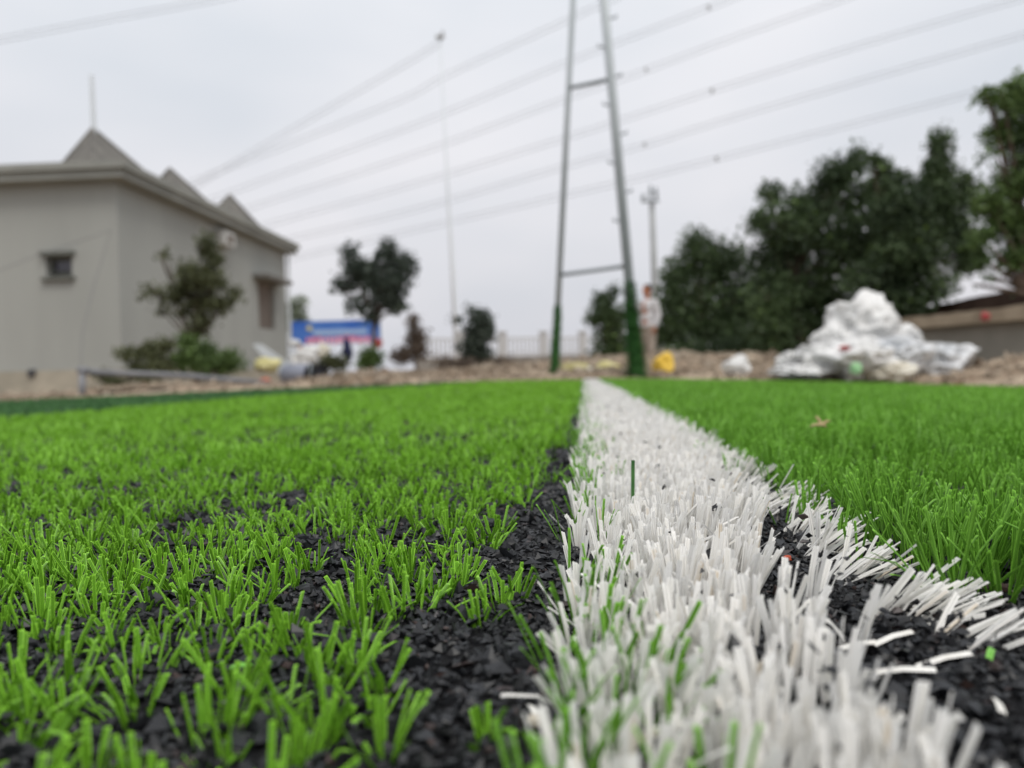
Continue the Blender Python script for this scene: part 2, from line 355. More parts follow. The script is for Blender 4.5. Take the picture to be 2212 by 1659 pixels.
    lx = np.cos(a) * own + np.cos(taz) * tl; ly = np.sin(a) * own + np.sin(taz) * tl; lean = np.hypot(lx, ly); az = np.arctan2(ly, lx)
    SM.add(bx_, by_, H0(bx_, by_) - .003, az, lean, .021 * (.75 + .45 * rng.random(N)), .00115 * sc * (.8 + .4 * rng.random(N)), az + np.pi / 2 + rng.normal(0, .7, N),
           np.abs(rng.normal(0, .25, N)), rng.random(N) * .7, hi=hi, slant=rng.normal(0, .2, N))
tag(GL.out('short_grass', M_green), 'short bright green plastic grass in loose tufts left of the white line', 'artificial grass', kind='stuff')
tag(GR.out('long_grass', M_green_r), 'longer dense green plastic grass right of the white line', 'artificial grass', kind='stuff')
tag(GD.out('dark_grass', M_darkgreen), 'darker green turf strip along the far left edge of the pitch', 'artificial grass', kind='stuff')
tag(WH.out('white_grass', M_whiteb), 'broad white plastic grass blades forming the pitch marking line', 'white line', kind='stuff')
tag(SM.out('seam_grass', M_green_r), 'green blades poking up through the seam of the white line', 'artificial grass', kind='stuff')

# ---------------------------------------------------------------- rubber granules
def shards(x, y, z, rad, tint, flat=.42):
    n = len(x); O = np.array([[1, 0, 0], [0, 1, 0], [-1, 0, 0], [0, -1, 0], [0, 0, 1], [0, 0, -1]], float)
    V = O[None] * (1 + rng.uniform(-.45, .45, (n, 6, 1))) + rng.uniform(-.3, .3, (n, 6, 3)); V *= np.stack([rng.uniform(.6, 1.4, n), rng.uniform(.6, 1.2, n), rng.uniform(.3, .9, n) * flat / .55], 1)[:, None]
    A = rng.random((n, 3, 1)) * 0; th = rng.random(n) * 2 * np.pi; ph = rng.normal(0, .9, n)
    c, s = np.cos(ph)[:, None], np.sin(ph)[:, None]; V = np.stack([V[..., 0], V[..., 1] * c - V[..., 2] * s, V[..., 1] * s + V[..., 2] * c], -1)
    c, s = np.cos(th)[:, None], np.sin(th)[:, None]; V = np.stack([V[..., 0] * c - V[..., 1] * s, V[..., 0] * s + V[..., 1] * c, V[..., 2]], -1)
    V = V * rad[:, None, None] + np.stack([x, y, z], 1)[:, None]
    q = np.array([[0, 1, 4], [1, 2, 4], [2, 3, 4], [3, 0, 4], [1, 0, 5], [2, 1, 5], [3, 2, 5], [0, 3, 5]])
    return V.reshape(-1, 3), (q[None] + (np.arange(n) * 6)[:, None, None]).reshape(-1, 3), np.repeat(tint, 6)
VV, FF, TT, nn = [], [], [], 0
for r0, r1, dens, rs in ((.06, .30, 190000, .0014), (.30, .62, 140000, .0016), (.62, 1.3, 60000, .0021)):
    n = int(dens * (np.pi * .75) * (r1 ** 2 - r0 ** 2) * .5)
    r = np.sqrt(rng.uniform(r0 ** 2, r1 ** 2, n)); a = rng.uniform(-1.1, 1.1, n); x, y = r * np.sin(a), r * np.cos(a)
    rad = rs * np.minimum(np.exp(rng.normal(0, .42, n)), 1.9); lift = rng.random(n) ** 2 * .0022
    u, v = uv(x, y); up = (u > .02) & (u < .1) & (rng.random(n) < .013); lift = np.where(up, rng.uniform(.006, .017, n), lift)
    V, Fc, t = shards(x, y, H0(x, y) + lift, rad, rng.random(n)); VV.append(V); FF.append(Fc + nn); TT.append(t); nn += len(V)
tag(npmesh('rubber_gravel', np.concatenate(VV), np.concatenate(FF), M_gran, attrs={'tint': np.concatenate(TT)}), 'black rubber crumb infill between the grass tufts', 'rubber infill', kind='stuff')

# ---------------------------------------------------------------- rubble beyond the turf
def rubble(name, areas, label, m=M_stone):
    X, Y, S = [], [], []
    for (x0, x1, y0, y1, n, s) in areas:
        X.append(rng.uniform(x0, x1, n)); Y.append(rng.uniform(y0, y1, n)); S.append(s * np.exp(rng.normal(0, .5, n)))
    x, y, s = map(np.concatenate, (X, Y, S)); k = ~inside(x, y) & (polydist(x, y) > .05); x, y, s = x[k], y[k], np.minimum(s[k], .12)
    V, Fc, t = shards(x, y, Hs(x, y) + s * .2, s, rng.random(len(x)) * (vn(x, y, 1.2, 3) * .9 + .3).clip(0, 1), flat=.7)
    tag(npmesh(name, V, Fc, m, attrs={'tint': t}), label, 'rubble', kind='stuff')
rubble('rubble', [(-2.5, 4, 7.4, 13, 7000, .02), (3.4, 9, 1.5, 12, 6000, .02), (-3, 8, 11, 16, 3500, .028), (-6.0, -1.5, 5.8, 12, 2600, .02), (-14, -4, 4, 11.6, 2600, .017)], 'beige and brown broken stones and earth beyond the turf edge')

# ---------------------------------------------------------------- house
pc = at(257, 600, 12.0); hz = -.32
house = tag(empty('house', (pc.x, 12.0, hz), R(-3.3)), 'single storey grey rendered house with three pyramid roofs and a mast', 'house')
TOP = 3.09 + CZ - hz; HL = 7.45; HWd = 9.0
def wall_holes(bm, L_, z0, z1, holes, thick, frame):
    """frame(a, z, d) -> local point; a along the wall, d depth into it"""
    xs = sorted({0, L_, *[h[0] for h in holes], *[h[1] for h in holes]}); zs = sorted({z0, z1, *[h[2] for h in holes], *[h[3] for h in holes]})
    for a0, a1 in zip(xs, xs[1:]):
        for b0, b1 in zip(zs, zs[1:]):
            if any(h[0] <= a0 and a1 <= h[1] and h[2] <= b0 and b1 <= h[3] for h in holes): continue
            vs = [bm.verts.new(frame(*q)) for q in ((a0, b0, 0), (a1, b0, 0), (a1, b1, 0), (a0, b1, 0))]; bm.faces.new(vs)
    for a0, a1, b0, b1 in holes:
        c = [(a0, b0), (a1, b0), (a1, b1), (a0, b1)]
        for (p, q) in zip(c, c[1:] + c[:1]):
            bm.faces.new([bm.verts.new(frame(*r_)) for r_ in ((*p, 0), (*q, 0), (*q, thick), (*p, thick))])
fr = lambda a, z, d: Vector((-a, d, z)); sd = lambda a, z, d: Vector((-d, a, z))
def hloc(px, py, side):
    """pixel -> (along, z) on the front or side wall of the house"""
    Mi = house.matrix_basis.inverted(); o = Mi @ Vector((0, 0, CZ)); q = Mi @ at(px, py, 10); d = q - o
    k = -o.y / d.y if side == 'f' else -o.x / d.x; p = o + d * k
    return (-p.x if side == 'f' else p.y), p.z
house.matrix_basis = Matrix.Translation((pc.x, 12, hz)) @ Matrix.Rotation(R(-3.3), 4, 'Z')
fa1, fz1 = hloc(98, 553, 'f'); fa0, fz0 = hloc(156, 597, 'f')
sa0, sz1 = hloc(557, 604, 's'); sa1, _ = hloc(592, 604, 's'); _, sz0 = hloc(572, 710, 's')
bm = bmesh.new()
wall_holes(bm, HWd, 0, TOP, [(fa0, fa1, fz0, fz1)], .22, fr); wall_holes(bm, HL, 0, TOP, [(sa0, sa1, sz0, sz1)], .12, sd)
for vs in (((-HWd, 0, 0), (-HWd, HL, 0), (-HWd, HL, TOP), (-HWd, 0, TOP)), ((-HWd, HL, 0), (0, HL, 0), (0, HL, TOP), (-HWd, HL, TOP))): bm.faces.new([bm.verts.new(v) for v in vs])
obj('wall', bm, M_conc, house)
bm = bmesh.new(); box(bm, (-HWd / 2, -.03, .28), (HWd + .06, .06, .62)); box(bm, (.03, HL / 2 - .03, .28), (.06, HL + .06, .62)); obj('plinth', bm, M_plinth, house)
bm = bmesh.new(); fo = .30
def slab(bm, z0, z1, o):
    box(bm, (-HWd / 2, HL / 2, (z0 + z1) / 2), (HWd + 2 * o, HL + 2 * o, z1 - z0))
slab(bm, TOP, TOP + .13, fo - .06); slab(bm, TOP + .13, TOP + .24, fo); roof = obj('roof', bm, M_fascia, house)
zz = TOP + .235; HM = house.matrix_basis.inverted()
for k, (ax_, ay_, Yp) in enumerate(((200, 277, 13.25), (366, 364, 15.75), (496, 421, 18.25))):
    ap_ = HM @ at(ax_, ay_, Yp); o_ = 2.5 * k
    bm = bmesh.new(); v = [bm.verts.new(q) for q in ((-1.62, .78 + o_, zz), (-.42, .12 + o_, zz), (-.22, 2.5 + o_, zz), (-1.62, 2.5 + o_, zz))]; t = bm.verts.new(ap_)
    for a, b in zip(v, v[1:] + v[:1]): bm.faces.new((a, b, t))
    for c in v: tube(bm, [Vector(c.co), Vector(t.co)], .03, 6)
    obj('pyramid_roof', bm, M_tile, house)
Mi = house.matrix_basis.inverted()
bm = bmesh.new(); tube(bm, [Mi @ at(203, 290, 13.25), Mi @ at(198, 163, 13.25)], [.045, .03], 8); obj('mast', bm, M_pale, house)
win = obj('window', (lambda b: (box(b, (-(fa0 + fa1) / 2, .19, (fz0 + fz1) / 2), (fa1 - fa0, .04, fz1 - fz0)), b)[1])(bmesh.new()), M_frame, house)
bm = bmesh.new(); box(bm, (-(fa0 + fa1) / 2, .16, (fz0 + fz1) / 2 + .02), ((fa1 - fa0) * .74, .02, (fz1 - fz0) * .45)); obj('pane', bm, M_glass, win)
bm = bmesh.new(); box(bm, (-(fa0 + fa1) / 2, -.03, fz1 + .03), (fa1 - fa0 + .12, .10, .06)); obj('lintel', bm, M_frame, win); bm = bmesh.new(); box(bm, (-(fa0 + fa1) / 2, -.03, fz0 - .03), (fa1 - fa0 + .1, .08, .05)); obj('sill', bm, M_frame, win)
bm = bmesh.new(); box(bm, (-.10, (sa0 + sa1) / 2, (sz0 + sz1) / 2), (.03, sa1 - sa0, sz1 - sz0)); w2 = obj('window', bm, M_recess, house); w2['label'] = 'tall narrow boarded window under a concrete hood'
bm = bmesh.new(); box(bm, (.17, (sa0 + sa1) / 2, sz1 + .05), (.36, (sa1 - sa0) + .6, .09)); obj('hood', bm, M_tile, w2)
a0, z1 = hloc(464, 497, 's'); a1, z0 = hloc(489, 537, 's')
bm = bmesh.new(); box(bm, (.10, (a0 + a1) / 2, (z0 + z1) / 2), (.2, a1 - a0, z1 - z0), bevel=.02); ac = obj('vent_box', bm, M_whitep, house)
bm = bmesh.new(); box(bm, (.205, (a0 + a1) / 2, (z0 + z1) / 2), (.02, (a1 - a0) * .5, (z1 - z0) * .5)); obj('grille', bm, M_recess, ac)
a0, z0 = hloc(75, 806, 'f'); bm = bmesh.new(); tube(bm, [(-a0, -.10, z0), (-a0, .02, z0)], .06, 10); obj('drain_pipe', bm, M_dark, house)
bm = bmesh.new()
dp = [Mi @ at(622, 535, 19.4), Mi @ at(627, 800, 19.4)]; tube(bm, dp, .04, 8); obj('downpipe', bm, M_pale, house)
# cable drooping in front of the front wall
bm = bmesh.new(); tube(bm, [at(p, q, y) for p, q, y in ((-40, 600, 11.5), (60, 560, 11.5), (240, 497, 11.5), (205, 610, 11.3), (178, 720, 11.1), (172, 840, 10.9))], .005, 6)
tag(obj('cable', bm, M_pipe), 'thin pale cable hanging down in front of the grey house front', 'cable')

# ---------------------------------------------------------------- A-shaped pole with turf-wrapped feet
LB, LT = at(1197, 822, 8.6), at(1238, 0, 8.45); RB, RT = at(1377, 812, 8.0), at(1305, 0, 8.1)
def ext(a, b, k): return a + (b - a) * k
ap = tag(empty('frame_pole', (LB + RB) / 2), 'tall grey A-shaped pole with two crossbars, its feet wrapped in green turf', 'pole')
def child(o, p):                          # parent while keeping world coordinates of the mesh
    o.parent = p; o.matrix_parent_inverse = p.matrix_basis.inverted() if p.rotation_euler.z else Matrix.Translation(-Vector(p.location)); return o
def bmobj(name, bm, m, p=None, smooth=False):
    o = obj(name, bm, m, None, smooth)
    return child(o, p) if p else o
for B, T, r0, r1, wy in ((LB, LT, .034, .028, 655), (RB, RT, .052, .040, 612)):
    bm = bmesh.new(); tube(bm, [B, ext(B, T, 1.65)], [r0, r1], 14); leg = bmobj('leg', bm, M_steel, ap, True)
for y_, in ((585,), (185,)):
    kl = (815 - y_) / 815; kr = (805 - y_ + 15) / 805; a = ext(LB, LT, kl); b = ext(RB, RT, kr)
    bm = bmesh.new(); tube(bm, [a, b], .022, 10); bmobj('crossbar', bm, M_steeld, ap, True)
dirx = (RT - RB).normalized()
for i in range(16):
    k = (815 - 485 + 62 * i) / 805 * 1.0; 
    if k > 1.6: break
    s = -1 if i % 2 == 0 else 1; p = ext(RB, RT, k); bm = bmesh.new()
    tube(bm, [p + Vector((s * .03, -.01, 0)), p + Vector((s * .105, -.02, .004))], .010, 8); tube(bm, [p + Vector((s * .098, -.02, .0)), p + Vector((s * .106, -.02, .03))], .012, 8)
    bmobj('step_peg', bm, M_steeld, ap)
def wrap(B, T, k1, r0, r1, n):
    bm = bmesh.new(); tube(bm, [ext(B, T, -.01), ext(B, T, k1 * .5), ext(B, T, k1)], [r0 * .8, (r0 + r1) / 2, r1], 16)
    for v in bm.verts: v.co += Vector([random.uniform(-.006, .006) for _ in range(3)])
    me = bm; V = []; Fq = []
    for i in range(n):
        t = random.random(); c = ext(B, T, t * k1); rr = r0 + (r1 - r0) * t; a = random.uniform(0, 6.283)
        o = Vector((math.cos(a), math.sin(a), 0)); s = Vector((-o.y, o.x, 0)); q = c + o * rr * .95; L_ = random.uniform(.012, .075) * (1 if r0 > .06 else .5); tip = q + o * L_ + Vector((0, 0, random.uniform(-.05, .04)))
        f = [bm.verts.new(z) for z in (q - s * .006, q + s * .006, tip + s * .004, tip - s * .004)]; bm.faces.new(f)
    return bm
M_wrap = mat('turf_wrap', (.03, .10, .03), .7, .2, (.075, .21, .05), 30, 4, lo=.4, hi=.6)
bmobj('turf_wrap', wrap(LB, LT, .200, .052, .030, 1600), M_wrap, ap)
bmobj('turf_wrap', wrap(RB, RT, .245, .095, .036, 2600), M_wrap, ap)

# ---------------------------------------------------------------- utility pole behind, far mast, power lines
YP = 22; pb = at(1421, 800, YP); pt = at(1408, 440, YP)
up = tag(empty('utility_pole', (pb.x, pb.y, float(Hs(pb.x, pb.y)))), 'slim grey concrete utility pole behind the dark trees and the person', 'pole')
bm = bmesh.new(); tube(bm, [(pb.x, YP, Hs(pb.x, YP) - .1), pt], [.12, .075], 12); bmobj('shaft', bm, M_pole, up, True)
bm = bmesh.new(); box(bm, pt + Vector((-.06, -.1, .05)), (.5, .07, .07)); bmobj('crossarm', bm, M_steeld, up)
for dx, hh_ in ((-.28, .18), (-.05, .42), (.12, .36)):
    bm = bmesh.new(); tube(bm, [pt + Vector((dx, -.1, .09)), pt + Vector((dx * .9, -.1, .09 + hh_ * .5)), pt + Vector((dx * .9, -.1, .09 + hh_))], [.03, .06, .025], 8); bmobj('insulator', bm, M_steeld, up)
YM = 62; mt = at(951, 85, YM); mb = at(988, 800, YM); ms = tag(empty('mast', (mb.x, YM, 0)), 'very tall thin pale mast far behind between the power lines', 'mast')  # haze of distance is put into the pale colour of shaft and stay
mk = at(975, 560, YM)
bm = bmesh.new(); tube(bm, [(mb.x, YM, -.5), mk, mt], [.17, .12, .08], 8); bmobj('shaft', bm, M_pale, ms, True)
bm = bmesh.new(); tube(bm, [ext(mt, mk, .62), at(1000, 790, YM - 4)], .05, 6); bmobj('stay_wire', bm, M_pale, ms)
bm = bmesh.new(); box(bm, mt + Vector((0, -.1, .15)), (.7, .3, .22), bevel=.04); tube(bm, [mt, mt + Vector((.25, -.1, .6))], .09, 8); bmobj('lamp_head', bm, M_pole, ms)
wires = [
 ('upper left single', [(-60, 92, 90), (0, 80, 88), (200, 42, 82), (430, 0, 76), (600, -35, 70)], None),
 ('first below the mast top', [(440, 385, 170), (640, 268, 110), (864, 139, 72), (951, 85, 62)], None),
 ('second from the top', [(440, 378, 190), (640, 300, 140), (864, 211, 105), (959, 160, 95), (1229, 36, 75), (1340, -15, 68)], None),
 ('third from the top', [(520, 402, 190), (864, 277, 110), (1210, 135, 78), (1531, 11, 60), (1620, -25, 56)], (1531, 11, 60)),
 ('fourth from the top', [(575, 432, 190), (864, 339, 110), (1214, 211, 78), (1396, 146, 68), (1555, 87, 60), (1800, 0, 52), (1870, -25, 50)], (1396, 146, 68)),
 ('fifth from the top', [(600, 474, 190), (864, 401, 110), (1214, 295, 78), (1538, 191, 60), (1900, 80, 48), (2230, -15, 40)], (1538, 191, 60)),
 ('sixth from the top', [(610, 515, 190), (864, 456, 110), (1210, 357, 78), (1393, 308, 68), (1555, 257, 60), (1900, 158, 48), (2240, 62, 40)], (1393, 308, 68)),
 ('lowest', [(630, 553, 190), (864, 499, 110), (1210, 419, 78), (1367, 383, 69), (1555, 336, 60), (1900, 248, 48), (2240, 160, 40)], (1548, 338, 60))]
for nm, pts, bl in wires:
    if 'left' not in nm:
        (xa, ya, za), (xb, yb_, _) = pts[0], pts[1]; sl_ = (yb_ - ya) / (xb - xa); pts.insert(0, (xa - 190, ya - sl_ * 190 * 1.05, za * 1.3))
    P = [at(*p) for p in pts]; root = tag(empty('power_line', P[0]), ('thin grey power line crossing the sky, %s of the set' % nm) if 'left' not in nm else 'lone thin power line crossing the upper left corner of the sky', 'power line', 'power lines across the sky')
    # smooth through the points
    S = []
    for i in range(len(P) - 1):
        p0_, p1_, p2_, p3_ = P[max(i - 1, 0)], P[i], P[i + 1], P[min(i + 2, len(P) - 1)]
        for k in range(5):
            t = k / 5; S.append(.5 * ((2 * p1_) + (p2_ - p0_) * t + (2 * p0_ - 5 * p1_ + 4 * p2_ - p3_) * t * t + (3 * p1_ - p0_ - 3 * p2_ + p3_) * t ** 3))
    S.append(P[-1])
    for off in ((0, 0, 0), (.1, .1, -.34)):
        bm = bmesh.new(); tube(bm, [s + Vector(off) * (s.y / 60) for s in S], [.00027 * s.y + .004 for s in S], 6); bmobj('conductor', bm, M_wire, root)
    if bl:
        c = at(*bl); bm = bmesh.new(); ball(bm, c + Vector((0, 0, -.15)), (.13, .13, .22), 2); bmobj('spacer', bm, M_pole, root, True)

# ---------------------------------------------------------------- trees
def leaves(C, RX, RZ, RY, n, size, m, name, root, seed, gap=.0, tipbias=.5):
    """C list of clump centres with radii -> one crown mesh of many small folded leaves"""
    r = np.random.default_rng(seed); C = np.array([list(c) for c in C]); RX, RZ, RY = map(np.array, (RX, RZ, RY))
    wgt = (RX * RZ) / (RX * RZ).sum(); i = r.choice(len(C), n, p=wgt)
    d = r.normal(0, 1, (n, 3)); d /= np.linalg.norm(d, axis=1)[:, None]; q = r.random(n) ** (1 / 2.2) * (1 + .22 * r.normal(0, 1, n) * tipbias)
    P = C[i] + d * q[:, None] * np.stack([RX[i], RY[i], RZ[i]], 1)
    g = vn(P[:, 0] * 1.0 + P[:, 1] * .8, P[:, 2] + P[:, 1] * .6, 1 / (size * 5), seed % 7)
    k = g > gap + .06 * r.normal(0, 1, n); P = P[k]; i = i[k]; n = len(P)
    # gather into sprays
    sp_ = r.normal(0, size * .6, (n, 3)); P = P + sp_
    a = r.normal(0, 1, (n, 3)); a[:, 2] -= .2; a /= np.linalg.norm(a, axis=1)[:, None]; b = np.cross(a, r.normal(0, 1, (n, 3))); b /= np.linalg.norm(b, axis=1)[:, None]; c = np.cross(a, b)
    s = size * np.exp(r.normal(0, .25, n))[:, None]
    V = np.stack([P, P + a * s * .5 + b * s * .28 + c * s * .08, P + a * s, P + a * s * .5 - b * s * .28 + c * s * .08], 1).reshape(-1, 3)
    Fc = np.arange(n * 4).reshape(-1, 4)
    cl = r.random(len(C))[i]; t = np.clip(.30 * cl + .45 * vn(P[:, 0], P[:, 2], 2.2, 3) + .35 * r.random(n) - .05 + (r.random(n) < .02) * .5, 0, 1)
    return child(npmesh(name, V, Fc, m, attrs={'tint': np.repeat(t, 4)}), root)
def tree(name, label, cat, bpx, Y, clumps, n, size, m, seed, depth=.8, gap=.12, group=None, trunk=.08, fork=None, barkm=None):
    rs = random.Random(seed); b = at(bpx[0], bpx[1], Y); gz = float(Hs(b.x, Y)); root = tag(empty(name, (b.x, Y, gz)), label, cat, group)
    C, RX, RZ, RY = [], [], [], []
    for (px, py, rx, rz) in clumps:
        rx_, rz_ = rx * Y / F, rz * Y / F; c = at(px, py, Y); c.y += rs.uniform(-.5, .5) * rx_ * depth; 
        C.append(c); RX.append(rx_); RZ.append(rz_); RY.append(rx_ * depth)
    base = Vector((b.x, Y, gz - .08)); f = at(*fork, Y) if fork else base.lerp(C[0], .5)
    bm = bmesh.new(); mid = base.lerp(f, .5) + Vector((rs.uniform(-.04, .04), 0, 0)); tube(bm, [base, mid, f], [trunk, trunk * .8, trunk * .62], 10)
    for c, rx_ in zip(C, RX):
        m1 = f.lerp(c, .45) + Vector((rs.uniform(-.1, .1), rs.uniform(-.1, .1), .08)) * rx_; tube(bm, [f, m1, c, c + (c - m1) * .12], [trunk * .5, trunk * .33, trunk * .18, trunk * .05], 6)
        for _ in range(3):
            e = c + Vector((rs.uniform(-.8, .8) * rx_, rs.uniform(-.8, .8) * rx_ * depth, rs.uniform(-.6, .7) * rx_)); tube(bm, [m1.lerp(c, .6), e], [trunk * .18, trunk * .03], 5)
    bmobj('trunk', bm, barkm or M_bark, root, True)
    leaves(C, RX, RZ, RY, n, size, m, 'crown', root, seed, gap)
    return root
tree('sapling', 'young olive green tree with open branches in front of the house side wall', 'tree', (430, 830), 10.2,
     [(447, 530, 22, 24), (462, 565, 24, 22), (405, 580, 22, 16), (345, 555, 24, 18), (365, 578, 20, 14), (430, 600, 42, 26), (465, 610, 32, 24), (395, 620, 34, 18), (338, 630, 30, 16), (372, 640, 30, 16), (420, 645, 36, 24), (460, 655, 28, 22),
      (503, 632, 20, 20), (485, 658, 20, 14), (345, 668, 20, 12), (390, 672, 24, 12), (440, 690, 26, 20), (425, 715, 18, 16)],
     6200, .055, M_leafo, 3, .9, .38, trunk=.035, fork=(418, 745))
def bush(name, label, px, Y, clumps, n, size, m, seed, gap=.1, group=None): return tree(name, label, 'bush', px, Y, clumps, n, size, m, seed, .9, gap, group, .02, None)
bush('bush', 'low dark green bush at the foot of the young tree by the house', (440, 825), 9.9, [(450, 785, 50, 28), (410, 765, 30, 30), (485, 785, 42, 20), (380, 780, 34, 24), (400, 735, 20, 20), (440, 755, 24, 20), (500, 770, 20, 16)], 3900, .05, M_leafb, 5)
bush('bush', 'scraggly olive bush near the house corner behind the long pipe', (330, 830), 9.6, [(280, 765, 34, 14), (325, 755, 30, 20), (340, 790, 30, 26), (360, 745, 18, 16), (300, 800, 20, 24)], 2300, .05, M_leafo, 6, .25)
tree('tree', 'round dark tree with sky showing through, standing by the blue banner', 'tree', (800, 800), 24,
     [(755, 548, 17, 20), (800, 590, 50, 40), (835, 545, 26, 24), (870, 575, 30, 32), (770, 580, 26, 22), (780, 620, 40, 26), (735, 615, 22, 20), (850, 610, 36, 34), (830, 650, 42, 26), (770, 655, 30, 22), (800, 680, 22, 14), (752, 640, 20, 14), (860, 660, 18, 14)],
     7000, .15, M_leafg, 8, .8, .30, trunk=.10, fork=(808, 700))
tree('tree', 'small leaning dark tree with one long side branch before the pale railing', 'tree', (1035, 800), 20,
     [(1018, 670, 10, 10), (985, 690, 16, 6), (1040, 690, 24, 20), (1030, 720, 28, 24), (1050, 715, 18, 26), (1020, 755, 28, 28), (1045, 770, 24, 20)], 3000, .11, M_leafg, 9, .8, .20, trunk=.05, fork=(1035, 745))
tree('tree', 'small dense green tree seen between the legs of the A-shaped pole', 'tree', (1310, 800), 17,
     [(1305, 650, 26, 22), (1325, 628, 8, 18), (1300, 680, 34, 24), (1330, 690, 28, 34), (1285, 690, 20, 12), (1315, 730, 34, 30), (1305, 765, 34, 22), (1340, 750, 24, 34)], 4200, .09, M_leaf, 10, .8, .14, trunk=.06)
tree('shrub', 'half bare brown shrub between the banner and the leaning tree', 'shrub', (900, 800), 20,
     [(893, 700, 12, 26), (900, 730, 24, 20), (905, 755, 26, 24), (880, 765, 18, 20), (860, 770, 18, 16)], 2000, .09, M_twig, 12, .8, .35, trunk=.04, fork=(898, 760))
tree('tree', 'pale hazy tree just beyond the far corner of the house', 'tree', (645, 800), 45, [(640, 668, 16, 26), (632, 700, 18, 26), (650, 700, 12, 18)], 900, .3, M_leafp, 13, .8, .25, trunk=.1)  # haze is painted in through the pale leaf colour
G = 'dark trees behind the white bags'
tree('tree', 'rounded dark tree at the left end of the dense tree row', 'tree', (1520, 800), 15.5,
     [(1500, 530, 33, 42), (1520, 560, 61, 50), (1570, 560, 50, 50), (1465, 590, 40, 38), (1450, 650, 40, 56), (1520, 640, 84, 72), (1590, 650, 56, 100), (1470, 710, 56, 56), (1550, 725, 89, 53), (1440, 725, 26, 38), (1625, 640, 40, 80), (1640, 740, 50, 40)], 19500, .085, M_leaf, 21, .8, .16, G, trunk=.10)
tree('tree', 'big dark tree with spiky shoots, middle of the dense row', 'tree', (1740, 810), 13,
     [(1668, 425, 29, 38), (1640, 480, 33, 29), (1690, 490, 67, 56), (1745, 450, 61, 61), (1800, 380, 56, 40), (1850, 345, 22, 31), (1830, 420, 84, 67), (1770, 520, 100, 78), (1680, 560, 67, 67), (1660, 650, 67, 67), (1760, 620, 112, 78), (1850, 520, 67, 89), (1700, 720, 89, 56), (1800, 690, 89, 67)], 33000, .08, M_leaf, 22, .7, .27, G, trunk=.13)
tree('tree', 'dark tree with a tall top shoot above the heap of white bags', 'tree', (1960, 810), 12,
     [(1888, 345, 15, 17), (1910, 362, 17, 20), (1930, 400, 50, 39), (1940, 470, 78, 61), (2032, 310, 24, 35), (2025, 370, 33, 44), (2010, 430, 67, 56), (1960, 550, 89, 67), (2040, 500, 61, 67), (1900, 620, 78, 67), (1990, 610, 67, 49), (1880, 700, 67, 44), (1950, 660, 56, 33), (2080, 560, 40, 38), (2090, 410, 29, 44)], 28500, .075, M_leaf, 23, .7, .30, G, trunk=.12)
tree('tree', 'tall leafy tree cut by the right edge with bright green sprays', 'tree', (2250, 820), 9.2,
     [(2212, 205, 39, 46), (2140, 205, 27, 16), (2165, 225, 16, 16), (2190, 290, 51, 46), (2150, 350, 41, 46), (2200, 380, 57, 57), (2130, 440, 39, 39), (2190, 480, 57, 41), (2110, 510, 27, 29), (2230, 550, 41, 41), (2190, 560, 25, 34), (2150, 600, 24, 18), (2120, 560, 18, 16), (2190, 610, 26, 20), (2110, 615, 14, 8), (2250, 330, 69, 126), (2270, 600, 46, 69)], 21000, .065, M_leafb, 24, .7, .30, G, trunk=.09, fork=(2240, 640))
bush('bush', 'dark brush filling the ground beneath the dense tree row', (1680, 815), 14.5, [(1480, 765, 60, 26), (1600, 755, 70, 32), (1730, 750, 80, 40), (1870, 745, 80, 45), (1960, 710, 60, 40)], 11000, .08, M_leaf, 31, .04)
bush('bush', 'small green weedy bush behind the grey drum', (705, 815), 11, [(712, 782, 20, 16), (735, 785, 16, 16), (700, 790, 14, 12)], 1100, .05, M_leafo, 32, .15)
bush('bush', 'low dark weeds along the long grey pipe, left of the young tree', (260, 840), 9.0, [(230, 812, 26, 12), (275, 808, 30, 14), (310, 818, 26, 12), (250, 825, 30, 8)], 1600, .045, M_leafo, 35, .2)
bush('bush', 'dark green bush below the round dark tree', (800, 812), 15, [(795, 770, 18, 22), (815, 775, 14, 18), (790, 785, 22, 14)], 1500, .06, M_leafb, 33, .1)
bush('bush', 'low brown-green scrub before the pale railing', (1120, 808), 19, [(960, 782, 28, 12), (1000, 785, 30, 12), (1080, 785, 40, 12), (1140, 788, 44, 10), (1190, 788, 30, 10)], 2600, .07, M_twig, 34, .2)

# ---------------------------------------------------------------- far railing
YF = 34; a = at(900, 770, YF); b = at(1420, 760, YF + 4); fb = -.15; ht = at(1100, 722, YF).z
fn = tag(empty('railing', (a.x, a.y, fb)), 'pale grey railing on a low wall far behind the A-shaped pole', 'railing')
n_ = 6; zb = at(1100, 768, YF).z
bm = bmesh.new(); dv = b - a; an = math.atan2(dv.y, dv.x); Ln = math.hypot(dv.x, dv.y)
box(bm, ((a.x + b.x) / 2, (a.y + b.y) / 2, (fb + zb) / 2), (Ln, .25, zb - fb), an); bmobj('base_wall', bm, M_railw, fn)
for k in range(n_ + 1):
    p = a.lerp(b, k / n_); bm = bmesh.new(); box(bm, (p.x, p.y, (zb + ht) / 2 + .06), (.34, .34, ht - zb + .12)); box(bm, (p.x, p.y, ht + .15), (.44, .44, .08)); bmobj('post', bm, M_railp, fn)
    if k < n_:
        q = a.lerp(b, (k + 1) / n_); bm = bmesh.new()
        for j in range(1, 10):
            c = p.lerp(q, j / 10); box(bm, (c.x, c.y, (zb + ht) / 2 - .04), (.07, .07, ht - zb - .08))
        for zz in (zb + .12, ht - .12): box(bm, ((p.x + q.x) / 2, (p.y + q.y) / 2, zz), ((q - p).length - .34, .06, .08), an)
        bmobj('panel', bm, M_railp, fn)

